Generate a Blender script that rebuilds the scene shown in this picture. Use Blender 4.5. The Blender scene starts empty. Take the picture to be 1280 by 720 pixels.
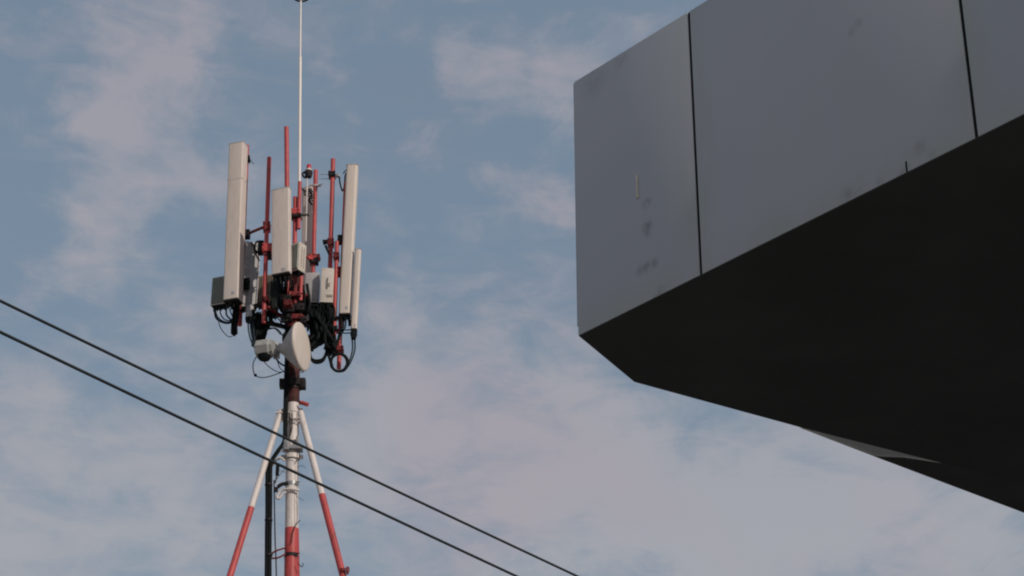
import bpy, bmesh, math, random
from mathutils import Vector, Matrix
R = math.radians
sc = bpy.context.scene
COL = sc.collection
random.seed(7)

# ------------------------------------------------------------------ camera
PITCH = R(28.03); F = 2663.0; EYE = Vector((0, 0, 1.6))
cam = bpy.data.cameras.new('camera'); camo = bpy.data.objects.new('camera', cam); COL.objects.link(camo)
camo.location = EYE; camo.rotation_euler = (R(90) + PITCH, 0, 0)
cam.sensor_width = 36; cam.lens = F / 1280 * 36; cam.clip_end = 8000; cam.clip_start = 0.1
sc.camera = camo
cp, sp = math.cos(PITCH), math.sin(PITCH)
def ray(px, py):
    x, y = px - 640, 360 - py
    return Vector((x, F * cp - y * sp, F * sp + y * cp))
def atY(px, py, Y): r = ray(px, py); return EYE + r * (Y / r.y)
def atH(px, py, H): r = ray(px, py); return EYE + r * (H / r.z)
TY = 26.0                                   # the tower stands 26 m away
def T(px, py, d=0.0): return atY(px, py, TY + d)
MPP = 26 / 2338.0                           # metres per photo pixel at the tower

# ------------------------------------------------------------------ materials
def nt(m):
    m.use_nodes = True; t = m.node_tree; return t, t.nodes, t.links
def mat(name, col, rough=0.5, metal=0.0, var=0.12, scale=6.0, stretch=(1, 1, 1), bump=0.0, spec=0.4, dirt=None, dirt_amt=0.0):
    m = bpy.data.materials.new(name); t, N, L = nt(m)
    b = N['Principled BSDF']; b.inputs['Roughness'].default_value = rough; b.inputs['Metallic'].default_value = metal
    b.inputs['Specular IOR Level'].default_value = spec
    tc = N.new('ShaderNodeTexCoord'); mp = N.new('ShaderNodeMapping'); mp.inputs['Scale'].default_value = stretch
    L.new(tc.outputs['Object'], mp.inputs['Vector'])
    nz = N.new('ShaderNodeTexNoise'); nz.inputs['Scale'].default_value = scale; nz.inputs['Detail'].default_value = 6
    L.new(mp.outputs[0], nz.inputs['Vector'])
    mr = N.new('ShaderNodeMapRange'); mr.inputs['From Min'].default_value = .3; mr.inputs['From Max'].default_value = .7
    mr.inputs['To Min'].default_value = 1 - var; mr.inputs['To Max'].default_value = 1 + var
    L.new(nz.outputs['Fac'], mr.inputs['Value'])
    mx = N.new('ShaderNodeMix'); mx.data_type = 'RGBA'; mx.blend_type = 'MULTIPLY'; mx.inputs[0].default_value = 1
    mx.inputs[6].default_value = (*col, 1); L.new(mr.outputs[0], mx.inputs[7])
    out = mx.outputs[2]
    if dirt:
        n2 = N.new('ShaderNodeTexNoise'); n2.inputs['Scale'].default_value = scale * 2.3; n2.inputs['Detail'].default_value = 8
        L.new(mp.outputs[0], n2.inputs['Vector'])
        m2 = N.new('ShaderNodeMapRange'); m2.inputs['From Min'].default_value = .52; m2.inputs['From Max'].default_value = .72
        m2.inputs['To Max'].default_value = dirt_amt; L.new(n2.outputs['Fac'], m2.inputs['Value'])
        x2 = N.new('ShaderNodeMix'); x2.data_type = 'RGBA'; L.new(m2.outputs[0], x2.inputs[0])
        L.new(out, x2.inputs[6]); x2.inputs[7].default_value = (*dirt, 1); out = x2.outputs[2]
    L.new(out, b.inputs['Base Color'])
    if bump:
        bp = N.new('ShaderNodeBump'); bp.inputs['Strength'].default_value = bump; bp.inputs['Distance'].default_value = .01
        L.new(nz.outputs['Fac'], bp.inputs['Height']); L.new(bp.outputs[0], b.inputs['Normal'])
    return m
M = {}
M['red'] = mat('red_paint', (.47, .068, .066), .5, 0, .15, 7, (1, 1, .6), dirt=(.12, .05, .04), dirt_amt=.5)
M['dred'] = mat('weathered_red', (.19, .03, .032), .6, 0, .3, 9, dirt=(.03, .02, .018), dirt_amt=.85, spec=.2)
M['white'] = mat('white_paint', (.66, .60, .565), .5, 0, .07, 7, (1, 1, .5), dirt=(.32, .27, .23), dirt_amt=.45)
M['radome'] = mat('radome', (.62, .54, .48), .55, 0, .04, 5, (3, 3, .5), dirt=(.40, .34, .29), dirt_amt=.35)
M['radome2'] = mat('radome_pale', (.63, .55, .485), .5, 0, .04, 5, (3, 3, .4), dirt=(.42, .36, .3), dirt_amt=.3)
M['cream'] = mat('cream_housing', (.56, .50, .44), .55, 0, .06, 8, dirt=(.3, .25, .2), dirt_amt=.4)
M['grey'] = mat('grey_housing', (.42, .41, .41), .5, 0, .07, 8, dirt=(.22, .2, .19), dirt_amt=.5)
M['fin'] = mat('finned_alloy', (.31, .32, .285), .6, 0, .12, 14)
M['dgrey'] = mat('dull_grey_paint', (.33, .33, .31), .5, 0, .08, 8, dirt=(.2, .19, .17), dirt_amt=.5)
M['film'] = mat('torn_film', (.62, .58, .48), .6, 0, .1, 30)
M['fin2'] = mat('dark_green_alloy', (.045, .055, .05), .6, 0, .2, 14, spec=.2)
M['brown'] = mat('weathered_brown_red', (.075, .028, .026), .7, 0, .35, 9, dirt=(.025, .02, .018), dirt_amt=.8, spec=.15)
M['bwhite'] = mat('bright_white_tube', (.80, .74, .68), .4, 0, .05, 9)
M['olive'] = mat('olive_housing', (.24, .21, .165), .6, 0, .12, 10)
M['black'] = mat('black_rubber', (.0065, .0085, .009), .7, 0, .3, 20, spec=.12)
M['blue'] = mat('blue_black_cable', (.010, .026, .040), .6, 0, .2, 20, spec=.2)
M['dark'] = mat('dark_steel', (.022, .018, .018), .6, .2, .3, 18, spec=.25)
M['steel'] = mat('galvanised_steel', (.30, .30, .30), .45, .6, .2, 16)
M['lens'] = mat('beacon_lens', (.45, .03, .06), .25, 0, .05, 10)
M['label'] = mat('unit_label', (.09, .09, .09), .5, 0, .1, 10)
M['cable'] = mat('line_cable', (.016, .02, .022), .6, 0, .2, 10)
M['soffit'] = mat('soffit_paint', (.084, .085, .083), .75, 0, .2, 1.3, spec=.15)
M['joint'] = mat('joint_sealant', (.010, .012, .012), .8, 0, .1, 10, spec=.1)
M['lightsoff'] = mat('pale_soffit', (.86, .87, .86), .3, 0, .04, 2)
M['concrete'] = mat('concrete', (.28, .27, .25), .85, 0, .2, .8, bump=.2, dirt=(.14, .13, .12), dirt_amt=.5)
M['wall'] = mat('rendered_wall', (.36, .34, .31), .8, 0, .1, .7, dirt=(.2, .18, .16), dirt_amt=.5)
M['asphalt'] = mat('asphalt', (.05, .05, .05), .9, 0, .25, 1.5, bump=.2)
M['paving'] = mat('paving', (.12, .115, .11), .85, 0, .2, 1.2)
M['glass'] = mat('window_glass', (.03, .04, .045), .08, 0, .1, 1, spec=.8)
M['paint'] = mat('road_paint', (.7, .7, .68), .7, 0, .15, 3)

# ------------------------------------------------------------------ object helpers
ROOT = {}
def tag(o, label=None, cat=None, group=None, kind=None):
    if label: o['label'] = label
    if cat: o['category'] = cat
    if group: o['group'] = group
    if kind: o['kind'] = kind
    return o
def thing(name, loc, label, cat, group=None):
    o = bpy.data.objects.new(name, None); COL.objects.link(o); o.location = loc; o.empty_display_size = .2
    ROOT[o.name] = Vector(loc); return tag(o, label, cat, group)
def part(name, bm, m, parent=None, smooth=True, loc=None, ang=40, label=None):
    """bm is in world coordinates; it is shifted to its root's origin"""
    org = ROOT[parent.name] if parent else Vector(loc or (0, 0, 0))
    bmesh.ops.translate(bm, verts=bm.verts, vec=-org)
    bmesh.ops.recalc_face_normals(bm, faces=bm.faces)
    me = bpy.data.meshes.new(name); bm.to_mesh(me); bm.free()
    for x in (m if isinstance(m, (list, tuple)) else [m]): me.materials.append(M[x])
    if smooth:
        me.polygons.foreach_set('use_smooth', [True] * len(me.polygons))
        try: me.set_sharp_from_angle(angle=R(ang))
        except Exception: pass
    o = bpy.data.objects.new(name, me); COL.objects.link(o)
    if parent: o.parent = parent
    else: o.location = org
    ROOT[o.name] = org
    if label: o['label'] = label
    return o
def NB(): return bmesh.new()
def catmull(P, n=6):
    P = [Vector(p) for p in P]
    if len(P) < 3: return P
    Q = [P[0] * 2 - P[1]] + P + [P[-1] * 2 - P[-2]]; out = []
    for i in range(1, len(Q) - 2):
        a, b, c, d = Q[i - 1:i + 3]
        for k in range(n):
            t = k / n
            out.append(.5 * ((2 * b) + (c - a) * t + (2 * a - 5 * b + 4 * c - d) * t * t + (3 * b - a - 3 * c + d) * t ** 3))
    out.append(P[-1]); return out
def tube(bm, P, r, seg=12, mi=0, caps=True, r2=None):
    P = [Vector(p) for p in P]; n = len(P); rings = []
    t0 = (P[1] - P[0]).normalized()
    up = Vector((0, 0, 1)) if abs(t0.z) < .9 else Vector((1, 0, 0))
    x = t0.cross(up).normalized()
    for i, p in enumerate(P):
        t = (P[min(i + 1, n - 1)] - P[max(i - 1, 0)]).normalized()
        x = (x - t * x.dot(t)).normalized(); y = t.cross(x)
        rr = r if r2 is None else r + (r2 - r) * i / (n - 1)
        rings.append([bm.verts.new(p + (x * math.cos(2 * math.pi * k / seg) + y * math.sin(2 * math.pi * k / seg)) * rr) for k in range(seg)])
    for i in range(n - 1):
        for k in range(seg):
            f = bm.faces.new((rings[i][k], rings[i][(k + 1) % seg], rings[i + 1][(k + 1) % seg], rings[i + 1][k])); f.material_index = mi
    if caps:
        for g in (rings[0], rings[-1]):
            f = bm.faces.new(g); f.material_index = mi
def loft(bm, c, axis, prof, seg=24, mi=0):
    """prof: list of (distance along axis, radius)"""
    a = Vector(axis).normalized(); up = Vector((0, 0, 1)) if abs(a.z) < .9 else Vector((1, 0, 0))
    x = a.cross(up).normalized(); y = a.cross(x); rings = []
    for s, r in prof:
        rings.append([bm.verts.new(Vector(c) + a * s + (x * math.cos(2 * math.pi * k / seg) + y * math.sin(2 * math.pi * k / seg)) * r) for k in range(seg)])
    for i in range(len(rings) - 1):
        for k in range(seg):
            f = bm.faces.new((rings[i][k], rings[i][(k + 1) % seg], rings[i + 1][(k + 1) % seg], rings[i + 1][k])); f.material_index = mi
    for g in (rings[0], rings[-1]): bm.faces.new(g).material_index = mi
def obox(bm, c, ax, ay, az, sx, sy, sz, bev=0.0, mi=0):
    """box centred at c with unit axes ax, ay, az and full sizes"""
    c = Vector(c); vs = []
    for i in (-1, 1):
        for j in (-1, 1):
            for k in (-1, 1): vs.append(bm.verts.new(c + ax * (i * sx / 2) + ay * (j * sy / 2) + az * (k * sz / 2)))
    fs = [bm.faces.new([vs[q] for q in f]) for f in ((0, 1, 3, 2), (4, 6, 7, 5), (0, 4, 5, 1), (2, 3, 7, 6), (0, 2, 6, 4), (1, 5, 7, 3))]
    for f in fs: f.material_index = mi
    if bev:
        es = set(e for f in fs for e in f.edges)
        bmesh.ops.bevel(bm, geom=list(es), offset=bev, segments=2, affect='EDGES', profile=.6)
def prism(bm, pts, z0, z1, mi=0):
    a = [bm.verts.new((p[0], p[1], z0)) for p in pts]; b = [bm.verts.new((p[0], p[1], z1)) for p in pts]
    bm.faces.new(a).material_index = mi; bm.faces.new(b).material_index = mi
    for i in range(len(pts)):
        j = (i + 1) % len(pts); bm.faces.new((a[i], a[j], b[j], b[i])).material_index = mi
X, Y, Z = Vector((1, 0, 0)), Vector((0, 1, 0)), Vector((0, 0, 1))
def frame(axis, yaw):
    """local axes: u to the right along the front face, v pointing away from the viewer, w up"""
    w = Vector(axis).normalized(); u = Vector((math.cos(R(yaw)), -math.sin(R(yaw)), 0)); u = (u - w * u.dot(w)).normalized()
    return u, w.cross(u), w

# ------------------------------------------------------------------ the mast
mx0 = T(363.5, 720)
dirm = (T(367.5, 400) - T(363.5, 720)).normalized()
ROOF = 8.2
def mast_at(z): return mx0 + dirm * ((z - mx0.z) / dirm.z)
def zpx(py): return (T(365, py)).z
foot = mast_at(ROOF)
MAST = thing('telecom_mast', foot, 'red and white painted telecom mast on tripod legs, crowded with antennas', 'mast')
def seg(name, pya, pyb, r, m, par=MAST):
    b = NB(); tube(b, [mast_at(zpx(pya) if pya < 2000 else ROOF), mast_at(zpx(pyb) if pyb < 2000 else ROOF)], r, 28); return part(name, b, m, par)
seg('pole_section', 505, 661, .085, 'white')
seg('pole_section', 661, 5000, .0865, 'red')
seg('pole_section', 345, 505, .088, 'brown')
b = NB(); tube(b, [T(368, 350), T(369, 246.5)], .031, 16); part('mounting_pipe', b, 'red', MAST)
# collars and flanges
def collar(py, h, r, m, name='collar'):
    p = mast_at(zpx(py)); b = NB(); loft(b, p - dirm * h / 2, dirm, [(0, r), (h, r)], 28)
    for k in range(2):
        s = -1 if k else 1
        obox(b, p + X * s * (r + .018) - Y * .02, X, Y, dirm, .045, .035, h * .8, .004)
        tube(b, [p + X * s * (r + .025) - Y * .07, p + X * s * (r + .025) + Y * .05], .008, 8)
    return part(name, b, m, MAST)
collar(482, .13, .10, 'dark'); collar(514, .07, .094, 'white'); collar(527, .05, .094, 'white'); collar(572, .06, .105, 'white')
b = NB(); p = mast_at(zpx(480))
obox(b, p, X, Y, dirm, .2, .22, .10, .01); obox(b, p - X * .14, X, Y, dirm, .09, .12, .12, .01); obox(b, p + X * .13, X, Y, dirm, .08, .12, .14, .01); part('clamp', b, 'dark', MAST)
b = NB(); q = mast_at(zpx(503)); tube(b, [q + X * .05, q + X * .10 - Z * .01], .03, 12); part('bracket', b, 'dark', MAST)
b = NB(); tube(b, [T(376, 503, -.1), T(385, 506, -.12)], .028, 14); part('pipe_stub', b, 'red', MAST)
# tripod legs: white above, red below
def leg(p0, p1, pyb, r=.042):
    a, c = Vector(p0), Vector(p1); zb = zpx(pyb); t = (a.z - zb) / (a.z - c.z); bd = a.lerp(c, t); e = a.lerp(c, (a.z - ROOF) / (a.z - c.z))
    bb = NB(); tube(bb, [a, bd], r, 18, 0, True); tube(bb, [bd, e], r + .0015, 18, 1, True)
    o = part('leg', bb, ['white', 'red'], MAST)
    f = NB(); loft(f, e, Z, [(0, .12), (.02, .12)], 20); loft(f, e + Z * .02, Z, [(0, .06), (.05, .055)], 20); part('foot_plate', f, 'dark', o)
    return o
l1 = leg(T(351.5, 513, -.05), T(287.5, 720, -.45), 645); l2 = leg(T(375.5, 515, -.05), T(428.8, 720, -.45), 628, .044)
top3 = mast_at(zpx(514)) + Y * .09; leg(top3, top3 + Y * .8 + Vector((mast_at(ROOF + 3).x - top3.x, 0, -(top3.z - ROOF - 3) * 1.0)), 640)
b = NB()
obox(b, T(353, 520, -.05), X, Y, Z, .06, .05, .12, .006); obox(b, T(374, 522, -.05), X, Y, Z, .06, .05, .12, .006)
tube(b, [T(344, 516, -.1), T(362, 515, -.1)], .014, 10); tube(b, [T(343, 521, -.1), T(352, 527, -.1)], .007, 8)
tube(b, [T(358, 525, -.1), T(379, 521, -.1)], .009, 8); tube(b, [T(362, 528, -.1), T(381, 526, -.1)], .007, 8)
part('leg_bracket', b, 'white', MAST)
b = NB()
for k in range(3): tube(b, [T(424, 711 + k * 2, -.5), T(437, 710 + k * 2, -.5)], .008, 8)
obox(b, T(434.5, 713, -.5), X, Y, Z, .03, .05, .09, .004); part('clamp', b, 'dred', l2)
# working clutter around the pole, photo heights 545..700
b = NB()
obox(b, T(366, 561, -.06), X, Y, Z, .26, .16, .05, .008); obox(b, T(358, 556, -.14), X, Y, Z, .07, .04, .14, .006)
obox(b, T(372, 552, -.12), X, Y, Z, .04, .04, .16, .006); part('joint_plate', b, 'steel', MAST)
b = NB()
tube(b, catmull([T(356, 576, -.1), T(350, 572, -.12), T(345, 575, -.1), T(341, 582, -.05)]), .014, 10)
tube(b, catmull([T(357, 566, -.1), T(349, 563, -.12), T(342, 569, -.1)]), .010, 10)
part('cable_bracket', b, 'white', MAST)
b = NB()
tube(b, catmull([T(374, 613, -.1), T(362, 611, -.12), T(352, 613, -.1), T(346, 621, -.1), T(349, 623, -.1), T(354, 617, -.1), T(358, 616, -.1)]), .017, 10)
part('cable_bracket', b, 'white', MAST)
b = NB(); tube(b, catmull([T(347, 609, -.12), T(352, 605.5, -.13), T(360, 604, -.12)]), .026, 10); obox(b, T(345, 612, -.1), X, Y, Z, .05, .05, .06, .005)
part('clamp', b, 'dark', MAST)
b = NB()
tube(b, catmull([T(338.5, 694, -.1), T(344, 689, -.13), T(358, 684.5, -.12)]), .012, 10)
tube(b, catmull([T(340, 698, -.1), T(348, 697, -.13), T(357, 692.5, -.12)]), .012, 10)
part('cable_bracket', b, 'dred', MAST)
for py in (606, 695):
    p = mast_at(zpx(py)); b = NB(); loft(b, p - dirm * .025, dirm, [(0, .0905), (.05, .0905)], 28)
    tube(b, [p + X * .06 - Y * .1, p + X * .12 - Y * .1], .008, 8); part('pipe_band', b, 'dark' if py > 650 else 'steel', MAST)
def wire(pts, r, m='dark', name='tie_wire', par=MAST, d=-.11):
    b = NB(); tube(b, catmull([T(x, y, d) for x, y in pts]), r, 6); return part(name, b, m, par)
wire([(372, 703.5), (375.5, 707.5), (378, 708), (379, 704)], .006); wire([(370, 620), (375, 623), (380, 626)], .003)
wire([(372, 584), (377, 582), (382, 585)], .003); wire([(374.5, 562), (374, 572), (370, 577)], .006)
wire([(375, 650), (371, 655), (368, 660), (366, 667), (364.5, 679)], .006); wire([(371.5, 572), (372, 590), (371, 620), (371.5, 648), (369, 656)], .0035)
wire([(344, 576), (352, 573), (360, 571), (371, 574)], .004); wire([(346, 586), (355, 590), (361, 588)], .004, 'steel'); wire([(342, 604), (351, 592), (358, 584)], .0035)
obb = NB(); obox(obb, T(346.8, 587, -.1), X, Y, Z, .045, .05, .17, .01); tube(obb, [T(346, 594, -.1), T(344, 604, -.1)], .008, 8); part('cable_gland', obb, 'black', MAST)

# mounting pipes
def pipe(p0, p1, d, r=.03, m='red'):
    b = NB(); a, c = T(*p0, d), T(*p1, d); tube(b, [a, c], r, 18); return part('mounting_pipe', b, m, MAST)
pipe((308.8, 182), (299.8, 407), .02, .031)
pipe((336.5, 197), (329.6, 404), -.30, .0305)
pipe((358, 159), (359.9, 346), -.62, .0325); pipe((359.9, 346), (360.2, 374), -.5, .0305, 'red')
pipe((374.8, 227.5), (373.2, 286), -.04, .028)
pipe((394.7, 213), (391.4, 345), .35, .031)
pipe((416.3, 199), (410.3, 424), .20, .0325)
pipe((421.2, 302), (417.5, 425), .05, .029)
pipe((432.3, 228), (423.5, 461), .10, .031)
pipe((376.5, 345), (375.5, 376), -.25, .028); pipe((369.5, 346), (368.7, 380), -.3, .028, 'dred')
# clamps on the pipes
def clamp(px, py, d, w=12, h=8, m='dred', bolt=1, off=0):
    c = T(px, py, d); b = NB(); mp = MPP
    obox(b, c - Y * .045, X, Y, Z, w * mp, .022, h * mp, .003); obox(b, c + Y * .045, X, Y, Z, w * mp, .022, h * mp, .003)
    loft(b, c - Z * h * mp * .32, Z, [(0, .044), (h * mp * .64, .044)], 16)
    for s in (-1, 1):
        for k in (-1, 1):
            q = c + X * s * w * mp * .38 + Z * k * h * mp * .28; tube(b, [q - Y * .085, q + Y * .085], .008, 8)
            if bolt: loft(b, q - Y * .064, Y, [(0, .015), (.012, .015)], 6)
    return part('clamp', b, m, MAST)
clamp(333.5, 284, -.30, 9, 12); clamp(308, 293, -.05, 9, 10, 'dark'); clamp(334, 311, -.30, 12, 11, 'red'); clamp(335.5, 319, -.27, 8, 9, 'dark')
clamp(331.8, 375, -.30, 9, 6); clamp(360, 380, -.6, 10, 7); clamp(369, 266, -.04, 12, 8, 'red'); clamp(370, 271, -.04, 14, 4, 'dark')
clamp(393, 322, .33, 15, 5, 'red'); clamp(392.5, 327, .33, 11, 7, 'dark'); clamp(415, 219, .2, 9, 7, 'dark'); clamp(413.5, 304, .2, 8, 10)
clamp(420.5, 321, .05, 7, 9, 'dred'); clamp(426, 340, .1, 8, 11, 'dred'); clamp(309, 199, -.05, 7, 5, 'dark'); clamp(417.5, 412, .05, 9, 6, 'dark'); clamp(424.5, 437, .1, 10, 6, 'dred')
clamp(358, 300, -.62, 9, 8); clamp(425.5, 300, .1, 6, 10, 'dark')
# outrigger arms
def arm(pts, r=.025, m='dred', square=False):
    b = NB(); P = [T(*p) for p in pts]
    if square:
        for i in range(len(P) - 1):
            u = (P[i + 1] - P[i]); L_ = u.length; u.normalize(); v = u.cross(Z).normalized(); obox(b, (P[i] + P[i + 1]) / 2, u, v, u.cross(v), L_, r * 2, r * 2, .004)
    else: tube(b, P, r, 12)
    return part('outrigger_arm', b, m, MAST)
arm([(309, 292.5, -.05), (334, 282, -.30)], .021)
arm([(301, 389, -.05), (320, 382.5, -.17), (331, 379, -.30)], .026, 'dark', True)
arm([(334, 384, -.28), (347, 393, -.15), (366, 402, 0)], .024, 'dred', True)
arm([(330, 403, -.25), (345, 406, -.15), (366, 411, 0)], .026, 'dark', True)
arm([(360, 378, -.6), (368, 388, 0)], .026, 'dred', True)
arm([(360, 394, -.6), (368, 408, 0)], .022, 'dark', True)
arm([(367, 372, 0), (385, 371, 0)], .026, 'dred', True)
arm([(368, 386, 0), (392, 386, .3)], .03, 'dark', True)
arm([(368, 404, 0), (411, 404, .2)], .03, 'dark', True)
arm([(368, 418, 0), (424.5, 430, .1)], .026, 'dark', True)
arm([(411, 399, .2), (430, 398, .1)], .024, 'steel', True)
arm([(369, 268, 0), (386, 269, .1)], .016, 'dark', True)
arm([(393, 325, .33), (384, 321.5, .2)], .02, 'red', True)
arm([(388, 231, .35), (401, 232, .3)], .014, 'white', True)
arm([(366, 437, 0), (352, 432, -.38)], .03, 'dred', True)
b = NB()
for yy in (218, 223.5): tube(b, [T(400, yy, .2), T(420, yy, .2)], .004, 6)
part('threaded_rod', b, 'steel', MAST)
wire([(396, 235), (401, 231), (403.5, 229.5)], .004, d=.3); wire([(308, 198), (313, 200.5), (317, 205)], .005, 'dark', d=-.05)
b = NB(); obox(b, T(422.5, 219.5, .18), X, Y, Z, .055, .05, .05, .01); part('bracket', b, 'steel', MAST)
b = NB(); tube(b, [T(403.5, 303, .15), T(409.5, 302, .15)], .04, 14, r2=.03); tube(b, [T(407, 307, .15), T(411, 318, .15)], .02, 10, r2=.01); part('cable_gland', b, 'black', MAST)
# the dark red core of clamps behind the front antenna
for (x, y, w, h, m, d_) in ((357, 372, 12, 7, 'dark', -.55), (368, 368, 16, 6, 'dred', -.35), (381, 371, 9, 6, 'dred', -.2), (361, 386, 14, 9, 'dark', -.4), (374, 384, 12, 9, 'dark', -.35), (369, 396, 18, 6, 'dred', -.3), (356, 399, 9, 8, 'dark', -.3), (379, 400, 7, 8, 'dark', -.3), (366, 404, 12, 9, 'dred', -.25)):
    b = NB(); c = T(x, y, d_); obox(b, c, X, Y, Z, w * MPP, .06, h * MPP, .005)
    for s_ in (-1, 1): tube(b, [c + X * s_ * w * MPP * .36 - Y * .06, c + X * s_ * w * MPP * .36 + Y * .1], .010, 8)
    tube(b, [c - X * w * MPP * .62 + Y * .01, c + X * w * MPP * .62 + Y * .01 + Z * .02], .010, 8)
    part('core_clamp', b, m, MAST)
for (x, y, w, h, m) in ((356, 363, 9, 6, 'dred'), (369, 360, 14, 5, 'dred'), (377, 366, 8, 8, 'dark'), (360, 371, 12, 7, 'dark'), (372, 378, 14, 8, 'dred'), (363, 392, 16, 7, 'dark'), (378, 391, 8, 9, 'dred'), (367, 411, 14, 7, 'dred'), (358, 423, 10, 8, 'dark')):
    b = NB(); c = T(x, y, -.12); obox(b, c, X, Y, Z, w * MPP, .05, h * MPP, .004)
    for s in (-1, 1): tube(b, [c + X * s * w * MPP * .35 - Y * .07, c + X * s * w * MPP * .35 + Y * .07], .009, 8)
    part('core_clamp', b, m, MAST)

# ------------------------------------------------------------------ panel antennas
def antenna(top, bot, d, w, dep, yaw, label, m='radome', seam=None, pipe_d=None, round_=.03, conn=4, group='panel antennas on the mast'):
    t, bo = T(*top, d), T(*bot, d); u, v, wz = frame(t - bo, yaw); L_ = (t - bo).length; c = (t + bo) / 2
    A = thing('panel_antenna', bo, label, 'antenna', group)
    b = NB(); obox(b, c, u, v, wz, w, dep, L_, 0)
    es = [e for e in b.edges if abs((e.verts[0].co - e.verts[1].co).normalized().dot(wz)) > .9]
    bmesh.ops.bevel(b, geom=es, offset=round_, segments=4, affect='EDGES', profile=.5)
    es = [e for e in b.edges if e.is_manifold and e.calc_face_angle(0) > R(60)]
    bmesh.ops.bevel(b, geom=es, offset=.005, segments=1, affect='EDGES')
    rad = part('radome', b, m, A, ang=35)
    b = NB(); obox(b, bo - wz * .011, u, v, wz, w * .97, dep * .96, .024, .006); cap = part('end_cap', b, 'dark', A)
    b = NB(); obox(b, t + wz * .005, u, v, wz, w * 1.01, dep * 1.02, .012, .003); part('end_cap', b, 'grey', A)
    if seam:
        s = bo.lerp(t, seam); b = NB(); obox(b, s, u, v, wz, w * 1.012, dep * 1.015, .010, .002); part('seam_band', b, 'grey', A)
    b = NB(); obox(b, bo + wz * L_ * .035 - v * (dep / 2 + .001) + u * w * .18, u, v, wz, w * .24, .003, .05, .0005); part('rating_label', b, 'grey', A)
    for k in range(conn):
        q = bo - wz * .02 + u * w * (-.34 + .68 * k / max(1, conn - 1)) + v * dep * (.12 if k % 2 else -.15)
        b = NB(); loft(b, q, -wz, [(0, .013), (.03, .013), (.031, .017), (.065, .016), (.09, .009)], 10); part('connector', b, 'black', A)
    for f in (.12, .88):
        q = bo.lerp(t, f) + v * (dep / 2 + .03); b = NB(); obox(b, q, u, v, wz, w * .4, .07, .07, .004)
        obox(b, q + v * .04, u, v, wz, w * .55, .012, .1, .003); part('mounting_bracket', b, 'dark', A)
    return A, u, v, wz, t, bo
antenna((298.2, 182.5), (291.2, 377), -.25, .22, .185, 17, 'tallest cream panel antenna, at the far left of the mast, with a seam band', seam=.76, round_=.02)
antenna((351.8, 238.0), (352.2, 343), -.85, .255, .10, 17, 'short broad panel antenna in front of the mast, below the tallest red pipe', seam=None, round_=.016, conn=6)
antenna((440.8, 208.5), (431.2, 394), .02, .165, .13, 6, 'long narrow panel antenna on the right of the mast, its cable loop at the top', m='radome2', round_=.035, conn=4)
antenna((447.8, 313), (442.5, 412), -.05, .088, .085, 4, 'slim short panel antenna at the far right edge of the mast', m='radome2', round_=.028, conn=2)
antenna((384.9, 236), (384.2, 405), .62, .155, .10, 28, 'shaded panel antenna on the back of the mast, behind the thin white beacon rod', m='radome', round_=.015, conn=3)

# ------------------------------------------------------------------ radio units
def radio(px, py, d, wpx, hpx, dep, yaw, label, body='cream', face='fin', fins=9, side_louvre=True, conn=4, front_label=False):
    c = T(px, py, d); u, v, w = frame(Z, yaw); W = wpx * MPP / math.cos(R(yaw + 6)); H = hpx * MPP / .87
    A = thing('radio_unit', c - Z * H / 2, label, 'radio unit', 'remote radio units on the mast')
    b = NB(); obox(b, c, u, v, w, W, dep, H, .012); part('housing', b, body, A)
    if face:
        b = NB(); obox(b, c - v * (dep / 2 + .004), u, v, w, W * .93, .008, H * .93, .002)
        for k in range(fins):
            obox(b, c - v * (dep / 2 + .015) + u * W * (-.43 + .86 * k / (fins - 1)), u, v, w, .006, .024, H * .9)
        part('heat_sink', b, face, A, smooth=False)
    if side_louvre:
        b = NB()
        for k in range(2): obox(b, c + u * (W / 2 + .002) + v * dep * (-.12 + .3 * k), u, v, w, .004, dep * .07, H * .72)
        part('louvre', b, 'olive', A, smooth=False)
    if front_label:
        b = NB(); obox(b, c - v * (dep / 2 + .003) + u * W * .12 + w * H * .0, u, v, w, W * .18, .006, H * .1); obox(b, c - v * (dep / 2 + .003) + u * W * .22 - w * H * .32, u, v, w, W * .45, .006, H * .07)
        part('cover_plate', b, 'olive', A, smooth=False)
        b = NB(); q = c - v * (dep / 2 + .02); tube(b, catmull([q + u * W * .0 + w * H * .2 + v * .02, q + u * W * .02 + w * H * .16 , q + u * W * .0 - w * H * .05, q + v * .02 - w * H * .12]), .006, 8); part('handle', b, 'label', A)
    b = NB(); obox(b, c - w * (H / 2 - .004), u, v, w, W * 1.03, dep * 1.06, .012, .003); part('rim', b, 'cream' if body != 'fin2' else 'fin2', A)
    b = NB(); obox(b, c - w * (H / 2 + .014), u, v, w, W * .9, dep * .9, .014, .003); part('base_plate', b, 'black', A)
    for k in range(conn):
        q = c - w * (H / 2 + .01) + u * W * (-.36 + .72 * k / max(1, conn - 1)) - v * dep * .2
        b = NB(); loft(b, q, -w, [(0, .014), (.03, .014), (.05, .01), (.075, .008)], 10); part('connector', b, 'black', A)
    b = NB(); obox(b, c + v * (dep / 2 + .02), u, v, w, W * .5, .04, H * .5, .004); part('mounting_bracket', b, 'dark', A)
    return A
radio(277, 365.5, .02, 19, 34, .14, 20, 'dark finned radio unit at the far left, half hidden by the tall cream antenna', face='fin', body='fin', side_louvre=False, conn=4)
radio(313.5, 345, .05, 19, 80, .12, -14, 'pale grey radio unit standing behind the left antenna, tallest of the units', body='grey', face='grey', fins=4, side_louvre=False, conn=3)
radio(336, 363.5, .12, 26, 34, .16, 16, 'olive faced radio unit with a cream rim behind the second red pipe from the left', body='cream', face='olive', fins=12, conn=4)
radio(343.3, 374, -.12, 8.5, 40, .12, 10, 'narrow dark finned radio unit between the olive one and the core of the mast', body='fin2', face='fin2', fins=5, side_louvre=False, conn=2)
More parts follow.
